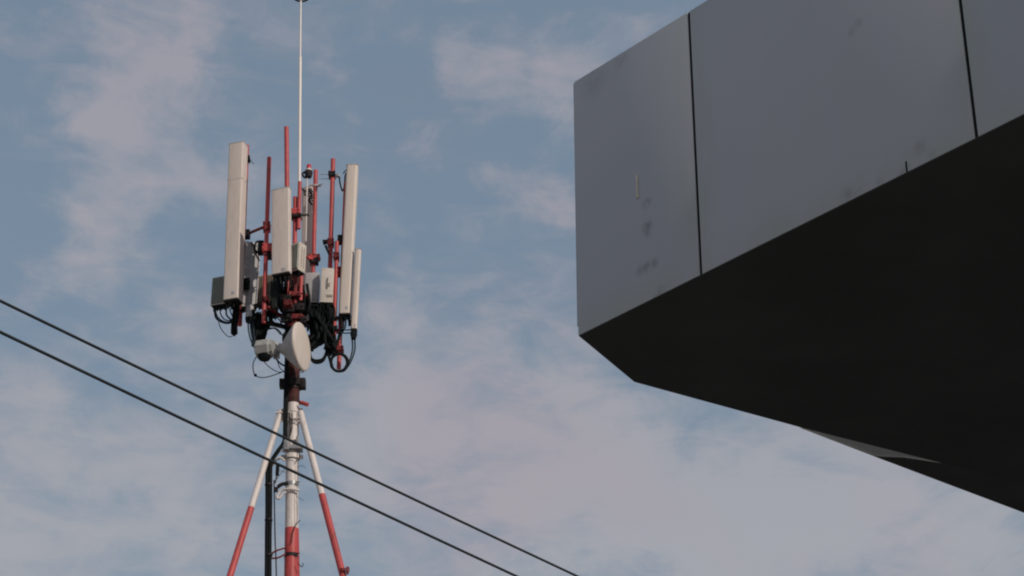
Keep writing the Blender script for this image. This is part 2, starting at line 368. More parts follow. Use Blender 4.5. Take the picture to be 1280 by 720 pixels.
radio(373.2, 323.5, -.45, 9.5, 34, .155, 34, 'dark faced radio unit with a cream side right beside the short broad antenna', face='fin', fins=5, conn=3)
radio(390.5, 362, .12, 17, 37, .14, 4, 'pale grey radio unit low on the right, left of the cream one with markings', body='grey', face=None, side_louvre=False, conn=4)
radio(408.8, 359, -.02, 16, 42, .14, -6, 'cream radio unit with dark markings on its front, under the right red pipes', body='cream', face=None, side_louvre=False, conn=4, front_label=True)
b = NB(); c = T(326, 310, -.2); obox(b, c, X, Y, Z, .08, .1, .2, .012); tube(b, catmull([c + Z * .08, c + Vector((-.06, 0, .1)), c + Vector((-.09, 0, 0)), c + Vector((-.04, 0, -.08))]), .014, 8)
tag(part('junction_box', b, 'black', None, loc=c), 'small black junction box left of the red clamp, on the second red pipe', 'junction box')
for (x_, y_, w_, h_, lb) in ((408, 391, 15, 20, 'black cable cover hanging right below the cream unit with dark markings'), (394, 393, 13, 20, 'black cable cover hanging right below the pale grey unit on the right')):
    c = T(x_, y_, .04); b = NB(); obox(b, c, X, Y, Z, w_ * MPP, .1, h_ * MPP / .87, .02)
    for q in range(4): tube(b, [c + X * w_ * MPP * (-.36 + .24 * q) - Y * .05 + Z * .08, c + X * w_ * MPP * (-.34 + .22 * q) - Y * .052 - Z * .12], .014, 8)
    tag(part('cable_cover', b, 'black', None, loc=c), lb, 'cable cover')
# small fittings of the pale unit on the left
b = NB(); c = T(308, 355, -.1); obox(b, c, X, Y, Z, .09, .08, .15, .01)
for k in range(3): tube(b, [c + Vector((-.05, -.06, -.05 + .05 * k)), c + Vector((.05, -.06, -.04 + .05 * k))], .008, 8)
tag(part('junction_box', b, 'black', None, loc=c), 'small black junction box between the left antenna and the tall pale grey unit', 'junction box')
b = NB(); tube(b, catmull([T(314, 303, -.05), T(318, 309, -.08), T(320, 318, -.08), T(324, 326, -.1)]), .012, 8); tag(part('jumper_cable', b, 'dark', None, loc=T(314, 303, -.05)), 'short dark cable curling over the top of the tall pale grey unit', 'cable')
c = T(312, 398, -.15)
A = thing('tower_filter', c, 'rounded grey filter can hanging under the left radio units', 'filter')
b = NB(); loft(b, c, Z, [(0, .045), (.02, .06), (.16, .06), (.19, .045)], 20); part('can', b, 'grey', A)
b = NB(); loft(b, c - Z * .06, Z, [(0, .05), (.06, .062)], 20); part('base_cap', b, 'black', A)

# ------------------------------------------------------------------ microwave dish
dc = T(377, 433.3, -.62); al = R(15); ax = Vector((math.cos(al), -math.sin(al), 0.03)).normalized()
D = thing('microwave_dish', T(353, 432, -.5), 'round white microwave dish on the mast facing right with its grey radio behind', 'dish antenna')
r = .331
b = NB(); loft(b, dc, ax, [(-.015, r), (.004, r), (.012, r - .006), (.02, r - .03), (.026, r * .5), (.028, .02)], 56); part('radome', b, 'radome2', D, ang=50)
b = NB(); loft(b, dc, ax, [(-.30, .05), (-.275, .065), (-.17, .185), (-.05, r - .02), (-.016, r + .002)], 56); part('reflector', b, 'grey', D)
b = NB(); loft(b, dc, ax, [(-.34, .045), (-.30, .045)], 20); hc = dc - ax * .37; obox(b, hc, ax, ax.cross(Z).normalized(), Z, .06, .09, .16, .01)
tube(b, [hc - Z * .12, hc + Z * .12], .022, 10); tube(b, [hc + Z * .1 - ax * .06, hc + Z * .03 + ax * .06], .015, 8); part('mount', b, 'steel', D)
b = NB(); ec = T(331, 436.5, -.58); exx, eyy = ax, ax.cross(Z).normalized()
loft(b, ec - ax * .115, ax, [(0, .10), (.025, .135), (.19, .135), (.21, .115), (.245, .112)], 8); rd = part('outdoor_radio', b, 'dgrey', D, smooth=False)
b = NB(); loft(b, ec - Z * .155, Z, [(0, .07), (.05, .1)], 12); part('cable_port', b, 'black', rd)
b = NB(); tube(b, [T(345, 434, -.55), T(350, 433, -.52)], .05, 14); obox(b, T(347.5, 443, -.5), X, Y, Z, .05, .05, .12, .008); part('mount_bracket', b, 'grey', D)
b = NB(); tube(b, catmull([T(375, 462, -.6), T(377, 465.5, -.62), T(380, 464, -.62)]), .006, 8); part('bolt', b, 'dark', D)

# ------------------------------------------------------------------ lightning rod, beacon
A = thing('lightning_rod', T(374.3, 229, -.04), 'long thin white lightning rod rising from the mast to the top of the picture', 'lightning rod')
b = NB(); tube(b, [T(374.3, 229, -.04), T(375.3, 71, -.04)], .021, 12); part('lower_tube', b, 'bwhite', A)
b = NB(); tube(b, [T(375.3, 71, -.04), T(376.1, -14, -.04)], .0135, 10); part('upper_tube', b, 'bwhite', A)
b = NB(); loft(b, T(375.3, 73, -.04), Z, [(0, .02), (.035, .02)], 12); part('coupling', b, 'steel', A)
hc = T(376.1, -4, -.04)
b = NB(); tube(b, [hc + Vector((.115 * math.cos(a), .115 * math.sin(a), 0)) for a in [R(15 * q) for q in range(25)]], .014, 8, caps=False)
for q in range(4): a = R(90 * q + 20); tube(b, [hc, hc + Vector((.115 * math.cos(a), .115 * math.sin(a), 0))], .007, 6)
loft(b, hc - Z * .03, Z, [(0, .014), (.02, .03), (.1, .028), (.22, .008)], 14); part('head', b, 'dark', A)
A = thing('beacon_light', T(382.2, 300, .08), 'red obstruction light on a thin white rod beside the lightning rod', 'warning light')
b = NB(); tube(b, [T(382.2, 302, .08), T(384.0, 222, .08)], .0105, 10); part('rod', b, 'white', A)
q = T(386, 212.5, .08)
b = NB(); loft(b, q - Z * .02, Z, [(-.11, .02), (-.1, .045), (-.05, .055), (-.02, .058), (0, .055)], 20)
tube(b, catmull([q + Vector((-.05, 0, -.03)), q + Vector((-.085, 0, -.06)), q + Vector((-.07, 0, -.11)), q + Vector((-.03, 0, -.13))]), .016, 8); part('lamp_base', b, 'dark', A)
b = NB(); loft(b, q - Z * .005, Z, [(-.01, .046), (.012, .046)], 20); part('ring', b, 'white', A)
b = NB(); loft(b, q + Z * .008, Z, [(0, .036), (.05, .036), (.075, .03), (.088, .012)], 20); part('lens', b, 'lens', A)

# ------------------------------------------------------------------ cables
def cable(pts, d, r, m, label, group=None, jit=0.0, name='jumper_cable', cat='cable', dj=.0):
    P = []
    for i, p in enumerate(pts):
        j = jit if 0 < i < len(pts) - 1 else jit * .4
        dd = (p[2] if len(p) > 2 else d) + random.uniform(-dj, dj)
        P.append(T(p[0] + random.uniform(-j, j), p[1] + random.uniform(-j, j), dd))
    b = NB(); tube(b, catmull(P), r, 8); o = part(name, b, m, None, loc=P[0]); return tag(o, label, cat, group)
G1 = 'thin jumpers under the dark finned unit'; t1 = 'thin blue-black jumper looping under the dark finned unit at the far left'
cable([(268, 386), (270, 397), (277, 402.5), (285, 404), (291.5, 402)], -.05, .014, 'blue', t1, G1)
cable([(269, 387), (272, 396), (279, 401.5), (287, 402.5), (292, 400)], -.02, .009, 'blue', t1, G1)
cable([(275, 386), (276, 393), (281, 399.5), (289, 401)], -.02, .009, 'blue', t1, G1)
cable([(283, 384), (283, 393), (287, 398), (291, 401)], -.05, .012, 'blue', t1, G1)
cable([(287, 386), (289, 392), (292, 398)], -.05, .009, 'blue', t1, G1)
cable([(272, 397), (275, 408), (280, 416), (286, 421), (290.5, 420)], -.02, .006, 'blue', 'lowest thin jumper drooping in a wide arc at the far left of the mast', None)
G2 = 'black cables gathered at the foot of the left pipe'
for k in range(7):
    x = 291 + k * 1.1; cable([(x + 1.5, 378), (x + .8, 392), (x - 1, 406), (x - 1.5, 420.5 - abs(k - 3))], -.12, .011, 'black', 'one of the black cables bunched beside the foot of the left red pipe', G2, .5, dj=.04)
G3 = 'black cables in the tangle left of the mast'
for k in range(40):
    x0 = 314 + k * .62; x1 = 318 + random.uniform(-3, 13)
    cable([(x0, random.uniform(386, 398)), (x0 + random.uniform(-2, 3), 403), (.5 * x0 + .5 * x1 + random.uniform(-2, 3), 414), (x1, random.uniform(424, 434))], -.15, random.choice((.012, .016, .02)), 'black', 'black cable in the dense tangle left of the mast above the dish radio', G3, 1.2, dj=.1)
G4 = 'thin loops round the dish radio'
for k, xx in enumerate((310, 313, 316)):
    cable([(xx, 402), (xx + 1, 415), (xx + 5 - k, 428), (322 - k * .3, 441)], -.3, .010, 'blue', 'blue-black cable dropping straight behind the grey dish radio', 'cables dropping behind the dish radio', .3)
cable([(321, 445), (316.5, 454), (317, 465), (321, 470.5), (331, 471.8), (345, 468), (358, 463)], -.4, .007, 'blue', 'lowest thin cable looping under the grey dish radio to the mast')
cable([(327, 449), (337, 459), (348, 465), (358, 464)], -.4, .006, 'blue', 'thin straightish cable from the bottom of the dish radio to the mast')
cable([(344, 447), (350, 454), (357, 458)], -.4, .012, 'blue', 'short thick cable between the dish mount and the mast')
cable([(346, 449), (350, 460), (358, 466)], -.4, .006, 'blue', 'thin cable curving tightly from the dish mount down to the mast')
b = NB(); bmesh.ops.create_icosphere(b, subdivisions=2, radius=.022, matrix=Matrix.Translation(T(319.3, 469, -.4))); tag(part('cable_plug', b, 'black', None, loc=T(319.3, 469, -.4)), 'tiny black plug hanging on the lowest loop under the dish radio', 'plug')
G5 = 'blue arcs between tangle and mast'
for pts in ([(335, 399), (342, 395), (349, 400), (353, 408)], [(336, 397), (341, 401), (344, 405)], [(336, 410), (344, 410), (350, 415), (354, 421)], [(335, 412), (343, 411), (351, 418)]):
    cable(pts, -.2, .008, 'blue', 'thin blue cable arcing across the gap between the left tangle and the mast', G5, .5)
G6 = 'cables under the short broad antenna'
for k in range(12):
    x0 = 342 + k * 1.9
    cable([(x0, 346 + random.uniform(-3, 2), -.8), (x0 + random.uniform(-1, 2), 358, -.7), (350 + k * .9 + random.uniform(-3, 3), 372, -.4), (354 + k * .8, 390, -.2), (357 + k * .7, 412, -.12)], 0, random.choice((.008, .011, .014)), random.choice(('black', 'black', 'blue')), 'black cable hanging from the short broad antenna down the mast', G6, 1.3, dj=.06)
G7 = 'cables round the core of the mast'
for k in range(34):
    x0 = random.uniform(350, 386)
    cable([(x0, random.uniform(350, 372)), (x0 + random.uniform(-3, 3), 385), (364 + random.uniform(-9, 13), 402), (364 + random.uniform(-9, 14), random.uniform(412, 430))], -.17, random.choice((.012, .016, .021)), 'black', 'one of the black cables wound round the dark red core of the mast', G7, 2, dj=.1)
G8 = 'black cables under the two right radio units'
for k in range(64):
    x0 = 386.5 + (k % 22) * 1.45; xe = 389 + random.uniform(-2, 29)
    cable([(x0, 381 - (x0 > 399) * 1), (x0 + random.uniform(-1.5, 1.5), 394), (.5 * (x0 + xe) + random.uniform(-4, 3), 410), (xe, random.uniform(418, 430)), ((random.uniform(384, 392), random.uniform(424, 440)) if xe < 403 else (random.uniform(412, 421), random.uniform(430, 446)))], .02, random.choice((.012, .017, .023)), 'black', 'one of the black cables crowded under the two right radio units', G8, 1.5, dj=.12)
for k in range(3):
    cable([(389 - k, 425), (385.5 + k, 440), (392, 450.5 + k * .8), (403, 449 + k), (409, 437), (407, 424 - k)], .0, .017, 'black', 'thick black cable turning in a low loop right of the dish', 'black cables in the loop beside the dish', .8)
for k in range(6):
    cx, cy, rx, ry = 424, 453.3, 9.7 + (k % 3) * .8, 10.3 + (k % 3) * .6
    P = [(410 - k, 425 + k * 2, .05), (409, 440, .0)] + [(cx + rx * math.cos(R(a)), cy + ry * math.sin(R(a)), -.05 + .03 * (k % 2)) for a in range(200 - 20, 200 - 20 - 380, -30)]
    cable(P, 0, .0135, 'black', 'black cable coiled into the round loop at the bottom right antennas', 'black cables in the round coil', .45)
for k in range(2):
    cable([(440 + k * 3.2, 420), (440.6 + k * 3, 436), (437.5 + k * 2.4, 449), (431.5 + k * 2.2, 459.5), (424, 465)], -.02, .011, 'blue', ('inner' if k == 0 else 'outer') + ' blue cable curving down from the slim short antenna to the coil')
    cable([(425, 411 + k * 5), (433, 412.5 + k * 4), (439, 412 + k * 4)], .0, .009, 'blue', ('upper' if k == 0 else 'lower') + ' short blue cable crossing to the connector of the slim short antenna')
b = NB(); obox(b, T(442, 418.5, -.05), X, Y, Z, .07, .07, .13, .012); tag(part('connector_block', b, 'black', None, loc=T(442, 418.5, -.05)), 'black connector block under the slim short antenna', 'connector')
cable([(414, 399), (424, 396.5), (432, 396.5), (437, 400), (437.3, 407)], .0, .022, 'black', 'thick black cable bending under the long narrow right antenna')
for k in range(3):
    cable([(426 + k * 3, 397), (427 + k * 2, 408), (423 + k, 420), (420, 434)], .02, .011, 'black', 'black cable falling from the long narrow right antenna past the red pipes', 'cables below the long narrow antenna', .6)
cable([(424, 221), (425.5, 231), (428, 238.5), (430.5, 232), (431.5, 220), (434, 214)], .1, .011, 'dark', 'dark cable loop hanging beside the top of the long narrow right antenna')
cable([(429, 217), (432, 213), (435, 211)], .1, .008, 'dark', 'short dark tie at the top of the long narrow right antenna')
for k in range(4):
    cable([(375 + k * 2.5, 234 + k), (381, 238 + k * 2), (388, 236 + 3 * k), (391, 240 + 4 * k)], .25, .008, 'dark', 'thin dark cable between the beacon rod and the next red pipe', 'thin cables behind the beacon rod', .7)
cable([(387, 238), (389.5, 244), (386.5, 250), (390, 256)], .3, .014, 'black', 'short thick black cable squeezed between the back antenna and its red pipe')
# feeder cables down the mast and the thick conduit beside it
for k in range(5):
    x = 355.4 + k * .8
    cable([(x + 3, 425, -.13), (x + 1.5, 450), (x + .8, 480), (x, 512), (x - .4, 535), (x - 1.5, 552), (x - 9, 563), (337.5 + k * .8, 577), (335.6 + k * .4, 595)], -.12, .014, 'black', 'one of the black feeder cables running down the left side of the mast', 'black feeder cables on the mast', .3, name='feeder_cable')
for k in range(2):
    cable([(362 + k * 3, 516), (363 + k * 2, 535), (361, 548), (358, 556)], -.12, .008, 'dark', 'thin dark cable strapped to the white part of the mast', 'thin cables on the white part of the mast', .3, name='feeder_cable')
top = T(336.3, 578, -.1); bt = T(335, 720, -.1); dv = (bt - top).normalized(); end = top + dv * ((top.z - ROOF) / -dv.z)
A = thing('cable_conduit', end, 'thick black cable conduit running down beside the mast', 'conduit')
b = NB()
for k in range(7):
    a = k * 2 * math.pi / 6; o = Vector((math.cos(a), math.sin(a), 0)) * (.030 if k < 6 else 0)
    n = 24; tube(b, [top.lerp(end, i / n) + o + Vector((random.uniform(-.002, .002), 0, 0)) for i in range(n + 1)], .0165, 8)
part('cable_bundle', b, 'black', A)
for py in (606, 650, 694):
    q = T(335.8, py, -.1); b = NB(); loft(b, q - Z * .012, Z, [(0, .052), (.024, .052)], 18); part('cable_tie', b, 'dark', A)
x0, x1 = T(342.5, 600, -.1), T(345.5, 720, -.1); dv = (x1 - x0).normalized(); e2 = x0 + dv * ((x0.z - ROOF) / -dv.z)
b = NB(); tube(b, catmull([x0, T(343.2, 640, -.1), T(344, 680, -.1), x1, e2]), .009, 8); tag(part('feeder_cable', b, 'dark', None, loc=e2), 'single thin dark cable hanging between the thick conduit and the mast', 'cable')

# ------------------------------------------------------------------ two overhead line cables and their poles
def line(pa, pb, H, label, r=.0098):
    a, c = atH(*pa, H), atH(*pb, H); L_ = (c - a).length; u = (c - a) / L_; P = []
    s = -14.0
    while s <= L_ + 16.01:
        P.append(a + u * s + Z * (.0009 * s * (s - L_))); s += 1.0
    b = NB(); tube(b, P, r, 10); o = part('overhead_cable', b, 'cable', None, loc=P[0]); tag(o, label, 'cable', 'overhead cables'); return P[0], P[-1]
e1 = line((0, 376), (722, 720.5), 6.0, 'upper of the two long black overhead cables crossing in front of the mast')
e2_ = line((0, 415), (646, 720.5), 5.55, 'lower of the two long black overhead cables crossing in front of the mast')
for i, (a, lab) in enumerate(((e1[0], 'concrete pole carrying the near end of the overhead cables'), (e1[1], 'concrete pole carrying the far end of the overhead cables'))):
    A = thing('utility_pole', (a.x, a.y, 0), lab, 'pole', 'utility poles')
    b = NB(); tube(b, [(a.x, a.y, 0), (a.x, a.y, a.z + .5)], .16, 18, r2=.10); part('shaft', b, 'concrete', A)
    for hz in (a.z - .06, a.z - .62):
        b = NB(); obox(b, (a.x, a.y, hz), Vector((.8, -.6, 0)), Vector((.6, .8, 0)), Z, .9, .09, .09, .01); part('crossarm', b, 'steel', A)

# ------------------------------------------------------------------ building with the cantilevered canopy
HS = 4.4
pA, pB, pC, pD = atH(723, 420, HS), atH(793, 477.5, HS), atH(1000, 534, HS), atH(1178, 579, HS)
pJ1, pJ2, pE = atH(879, 345, HS), atH(1220, 172, HS), atH(1280, 143, HS)
ud = (pE - pA).normalized()                        # along the fascia towards the viewer's right
vn = Vector((-ud.y, ud.x, 0))                      # into the building
if vn.y < 0: vn = -vn
ztop = atY(717, 103, pA.y).z; zs = EYE.z + HS
FE = pA + ud * 16
BLD = thing('office_building', (12, 10, 0), 'building at the upper right with grey metal fascia panels over a dark soffit', 'building')
pDD = pC + (pD - pC).normalized() * 14
# soffit and roof slab
b = NB(); back = [FE + vn * 12]
poly = [pA + vn * .002 + ud * .001, pB, pC, pDD, FE + vn * 14, FE + vn * .002]
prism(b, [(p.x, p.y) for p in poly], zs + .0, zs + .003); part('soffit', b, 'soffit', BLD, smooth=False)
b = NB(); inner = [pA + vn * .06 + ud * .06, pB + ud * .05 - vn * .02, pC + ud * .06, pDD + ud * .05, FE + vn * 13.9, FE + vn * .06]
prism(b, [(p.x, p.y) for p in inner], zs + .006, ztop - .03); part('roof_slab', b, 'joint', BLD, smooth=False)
# fascia panels with open joints
jw = .016
js = [0.0, (pJ1 - pA).dot(ud), (pJ2 - pA).dot(ud)]
pw = js[2] - js[1]
while js[-1] < 15: js.append(js[-1] + pw)
hh = ztop - zs
for i in range(len(js) - 1):
    s0, s1 = js[i] + (jw / 2 if i else 0), js[i + 1] - jw / 2
    c = pA + ud * ((s0 + s1) / 2) + vn * .008; c.z = (zs + ztop) / 2 + .0025
    b = NB(); obox(b, c, ud, vn, Z, s1 - s0, .016, hh + .003 - .004, .0008); part('fascia_panel', b, 'fascia' if 'fascia' in M else 'grey', BLD)
for s_ in js[1:]:
    c = pA + ud * s_ + vn * .0155; c.z = (zs + ztop) / 2 + .003
    b = NB(); obox(b, c, ud, vn, Z, jw - .001, .023, hh - .004); part('joint_seal', b, 'joint', BLD, smooth=False)
# end fascia on the chamfered side and far edge
for a_, c_ in ((pA, pB), (pB, pC), (pC, pDD)):
    u_ = (c_ - a_).normalized(); n_ = Vector((-u_.y, u_.x, 0)); L_ = (c_ - a_).length; n = max(1, int(L_ / 1.6)); 
    for k in range(n):
        q = a_ + u_ * (L_ * (k + .5) / n) - n_ * .0; q.z = (zs + ztop) / 2
        q.z += .03; b = NB(); obox(b, q, u_, n_, Z, L_ / n - jw, .02, hh - .055, .002); part('fascia_panel', b, 'fascia' if 'fascia' in M else 'grey', BLD)
# roof flashing
b = NB(); roof = [pA + vn * .03 + ud * .03, pB, pC, pDD, FE + vn * 14, FE + vn * .03]
prism(b, [(p.x, p.y) for p in roof], ztop - .028, ztop - .008); part('roof_flashing', b, 'joint', BLD, smooth=False)
# chip of torn film and a scratch on the fascia
def onf(px_, py_):
    r_ = ray(px_, py_); n_ = vn; t_ = (pA - EYE).dot(n_) / r_.dot(n_); return EYE + r_ * t_
SPOTS = [((808, 254), .022, .7), ((811, 252), .016, .6), ((809, 283), .026, .9), ((810, 291), .020, .7), ((800, 338), .022, .6), ((808, 334), .024, .8), ((818, 329), .022, .7), ((826, 365), .026, .9), ((820, 371), .018, .6), ((1072, 241), .02, 1.), ((1060, 243), .03, .7), ((1134, 209), .014, 1.), ((1129, 217), .022, .8), ((1073, 28), .02, .4), ((1064, 40), .018, .4), ((1165, 195), .02, .6), ((1100, 228), .022, .5), ((1150, 185), .03, .6), ((742, 104), .07, .35), ((776, 74), .04, .4)]
a0, a1 = onf(796.5, 219), onf(797.5, 247)
b = NB(); obox(b, (a0 + a1) / 2 - vn * .003, ud, vn, Z, .009, .006, (a0 - a1).length, .002); obox(b, a1 - vn * .003 + Z * .004, ud, vn, Z, .016, .006, .012, .002)
part('film_remnant', b, 'film', BLD)
a0, a1 = onf(1132, 202), onf(1134.5, 215)
b = NB(); obox(b, (a0 + a1) / 2 - vn * .001, ud, vn, Z, .006, .004, (a0 - a1).length, .001); part('scratch', b, 'joint', BLD)
# farther downstand beam seen below the soffit's edge
HB = 4.9
pts = [atH(1001, 535.3, HB), atH(1092, 570.3, HB), atH(1130, 571.9, HB), atH(1178, 579, HB), atH(1230, 590, HB)]
far = [atH(985, 530.2, HB), atH(1092, 570.3, HB), atH(1130, 584.6, HB), atH(1178, 602.7, HB), atH(1230, 622.2, HB), atH(1282, 641.8, HB), atH(1282, 641.8, HB) + (atH(1282, 641.8, HB) - atH(985, 530.2, HB)).normalized() * 8]
b = NB()
poly = [pts[0], far[1], far[5], far[6], far[6] + ud * 3, pts[4] + ud * .1, pts[3], pts[2], pts[1] + ud * .002]
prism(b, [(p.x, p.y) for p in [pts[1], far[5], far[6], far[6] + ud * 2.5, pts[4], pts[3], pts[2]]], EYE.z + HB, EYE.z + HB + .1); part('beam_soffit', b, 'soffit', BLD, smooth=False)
b = NB(); RB = .17; rows = []
for p in pts:
    row = [p + ud * RB * math.sin(a) + Z * RB * (1 - math.cos(a)) for a in [R(9 * q) for q in range(11)]]
    row.append(row[-1] + Z * .5); row += [row[-1] - ud * .02, p - ud * .02 + Z * .02]; rows.append([b.verts.new(v) for v in row])
for i in range(len(rows) - 1):
    for k in range(len(rows[0])):
        k2 = (k + 1) % len(rows[0]); b.faces.new((rows[i][k], rows[i + 1][k], rows[i + 1][k2], rows[i][k2]))
b.faces.new(rows[0]); b.faces.new(rows[-1])
part('beam_face', b, 'lightsoff', BLD, ang=60)
# body of the building, outside the photograph on the right
c0 = pA + ud * 7.5 + vn * 3.2; 
q = [c0 + ud * 7.5, c0 + ud * 7.5 + vn * 10, c0 + vn * 10 - ud * 0, c0]
# keep the body to the right of the view
q = [Vector((8.0, -1, 0)), Vector((15, -7, 0)), Vector((24, 4, 0)), Vector((17, 12, 0))]
b = NB(); prism(b, [(p.x, p.y) for p in q], 0, zs - .004); part('wall', b, 'wall', BLD, smooth=False)
for k in range(5):
    e0, e1v = q[0], q[3]; u_ = (e1v - e0).normalized(); n_ = Vector((u_.y, -u_.x, 0)); w_ = (e1v - e0).length
    cc = e0 + u_ * (w_ * (k + .5) / 5); cc.z = 2.2
    b = NB(); obox(b, cc - n_ * .03, u_, n_, Z, w_ / 5 * .72, .12, 2.6, .01); wn = part('window', b, 'dark', BLD)
    b = NB(); obox(b, cc - n_ * .1, u_, n_, Z, w_ / 5 * .66, .03, 2.45); part('pane', b, 'glass', wn)

# ------------------------------------------------------------------ building under the mast (below the frame)
HB2 = thing('low_building', (-3, 30, 0), 'plain rendered building whose flat roof carries the mast', 'building')
b = NB(); prism(b, [(-11, 22.5), (5, 22.5), (5, 36), (-11, 36)], 0, ROOF); part('wall', b, 'wall', HB2, smooth=False)
b = NB()
for (x_, y_, sx_, sy_) in ((-3, 22.4, 16.4, .2), (-3, 36.1, 16.4, .2), (-11.1, 29.25, .2, 13.5), (5.1, 29.25, .2, 13.5)): obox(b, (x_, y_, ROOF + .2), X, Y, Z, sx_, sy_, .9, .01)
part('parapet', b, 'concrete', HB2)
for fl in range(2):
    for k in range(5):
        cx = -9.4 + k * 3.2; cz = 2.2 + fl * 3.6
        b = NB(); obox(b, (cx, 22.47, cz), X, Y, Z, 1.5, .12, 1.4, .01); wn = part('window', b, 'white', HB2)
        b = NB(); obox(b, (cx, 22.40, cz), X, Y, Z, 1.34, .02, 1.24); part('pane', b, 'glass', wn)

# ------------------------------------------------------------------ ground
def sheet(name, x0, x1, y0, y1, z, m):
    b = NB(); vs = [b.verts.new(p) for p in ((x0, y0, z), (x1, y0, z), (x1, y1, z), (x0, y1, z))]; b.faces.new(vs)
    o = part(name, b, m, None, smooth=False, loc=(0, 0, 0)); o['kind'] = 'structure'; return o
sheet('ground', -3000, 3000, -3000, 3000, -.12, 'paving')
sheet('road', -300, 300, 6, 14, -.116, 'asphalt')
for nm, (a_, c_) in (('pavement', (14, 20)), ('forecourt', (-12, 6))):
    b = NB(); obox(b, (0, (a_ + c_) / 2, -.06), X, Y, Z, 600, c_ - a_, .13); o = part(nm, b, 'concrete', None, smooth=False); o['kind'] = 'structure'
b = NB()
for k in range(-12, 13): obox(b, (k * 6, 10, -.110), X, Y, Z, 3, .12, .004)
o = part('road_marking', b, 'paint', None, smooth=False); o['kind'] = 'structure'

# ------------------------------------------------------------------ fascia material (metal panels with smudges at their own places)
m = bpy.data.materials.new('grey_composite_panel'); M['fascia'] = m; t, N, L = nt(m)
bs = N['Principled BSDF']; bs.inputs['Roughness'].default_value = .42; bs.inputs['Metallic'].default_value = .0; bs.inputs['Specular IOR Level'].default_value = .35
geo = N.new('ShaderNodeNewGeometry')
nz = N.new('ShaderNodeTexNoise'); nz.inputs['Scale'].default_value = 1.1; nz.inputs['Detail'].default_value = 5; L.new(geo.outputs['Position'], nz.inputs['Vector'])
n2 = N.new('ShaderNodeTexNoise'); n2.inputs['Scale'].default_value = 30; n2.inputs['Detail'].default_value = 6; L.new(geo.outputs['Position'], n2.inputs['Vector'])
acc = None
def mth(op, a, b_, clamp_=False):
    n = N.new('ShaderNodeMath'); n.operation = op; n.use_clamp = clamp_
    for i, v_ in enumerate((a, b_)):
        if isinstance(v_, (int, float)): n.inputs[i].default_value = v_
        elif v_ is not None: L.new(v_, n.inputs[i])
    return n.outputs[0]
for (pp, rr, st) in SPOTS:
    w_ = onf(*pp)
    vd_ = N.new('ShaderNodeVectorMath'); vd_.operation = 'DISTANCE'; L.new(geo.outputs['Position'], vd_.inputs[0]); vd_.inputs[1].default_value = w_
    mr = N.new('ShaderNodeMapRange'); mr.interpolation_type = 'SMOOTHSTEP'
    mr.inputs['From Min'].default_value = 0; mr.inputs['From Max'].default_value = rr * 1.9; mr.inputs['To Min'].default_value = st; mr.inputs['To Max'].default_value = 0
    L.new(vd_.outputs['Value'], mr.inputs['Value']); acc = mr.outputs[0] if acc is None else mth('MAXIMUM', acc, mr.outputs[0])
n3 = N.new('ShaderNodeMapRange'); n3.inputs['From Min'].default_value = .28; n3.inputs['From Max'].default_value = .5; L.new(n2.outputs['Fac'], n3.inputs['Value'])
spot = mth('MULTIPLY', acc, n3.outputs[0], True)
c1 = N.new('ShaderNodeMix'); c1.data_type = 'RGBA'; c1.inputs[6].default_value = (.392, .415, .455, 1); c1.inputs[7].default_value = (.42, .435, .465, 1)
nn = N.new('ShaderNodeMapRange'); nn.inputs['From Min'].default_value = .35; nn.inputs['From Max'].default_value = .65; L.new(nz.outputs['Fac'], nn.inputs['Value']); L.new(nn.outputs[0], c1.inputs[0])
c2 = N.new('ShaderNodeMix'); c2.data_type = 'RGBA'; L.new(spot, c2.inputs[0]); L.new(c1.outputs[2], c2.inputs[6]); c2.inputs[7].default_value = (.20, .20, .225, 1)
# greenish grime beside the joints and along the lower edge
dp = N.new('ShaderNodeVectorMath'); dp.operation = 'DOT_PRODUCT'; L.new(geo.outputs['Position'], dp.inputs[0]); dp.inputs[1].default_value = ud
sx_ = N.new('ShaderNodeSeparateXYZ'); L.new(geo.outputs['Position'], sx_.inputs[0])
def band(v_, at_, w_):
    d_ = mth('ABSOLUTE', mth('SUBTRACT', v_, at_), None); q_ = N.new('ShaderNodeMapRange'); q_.interpolation_type = 'SMOOTHSTEP'
    q_.inputs['From Min'].default_value = 0; q_.inputs['From Max'].default_value = w_; q_.inputs['To Min'].default_value = 1; q_.inputs['To Max'].default_value = 0
    L.new(d_, q_.inputs['Value']); return q_.outputs[0]
g_ = band(sx_.outputs['Z'], zs, .16)
for s_ in js[1:4]: g_ = mth('MAXIMUM', g_, band(dp.outputs['Value'], pA.dot(ud) + s_, .16))
mpv = N.new('ShaderNodeMapping'); mpv.inputs['Scale'].default_value = (5, 5, .9); L.new(geo.outputs['Position'], mpv.inputs['Vector'])
n5 = N.new('ShaderNodeTexNoise'); n5.inputs['Scale'].default_value = 1.6; n5.inputs['Detail'].default_value = 7; L.new(mpv.outputs[0], n5.inputs['Vector'])
n6 = N.new('ShaderNodeMapRange'); n6.inputs['From Min'].default_value = .35; n6.inputs['From Max'].default_value = .65; L.new(n5.outputs['Fac'], n6.inputs['Value'])
gm = mth('MULTIPLY', mth('MULTIPLY', mth('ADD', g_, .18), mth('ADD', n6.outputs[0], .35)), .62, True)
c3 = N.new('ShaderNodeMix'); c3.data_type = 'RGBA'; L.new(gm, c3.inputs[0]); L.new(c2.outputs[2], c3.inputs[6]); c3.inputs[7].default_value = (.365, .405, .375, 1); c2 = c3
L.new(c2.outputs[2], bs.inputs['Base Color'])
bp = N.new('ShaderNodeBump'); bp.inputs['Strength'].default_value = .04; L.new(nz.outputs['Fac'], bp.inputs['Height']); L.new(bp.outputs[0], bs.inputs['Normal'])
for o in bpy.data.objects:
    if o.type == 'MESH' and o.name.startswith('fascia_panel'): o.data.materials[0] = m

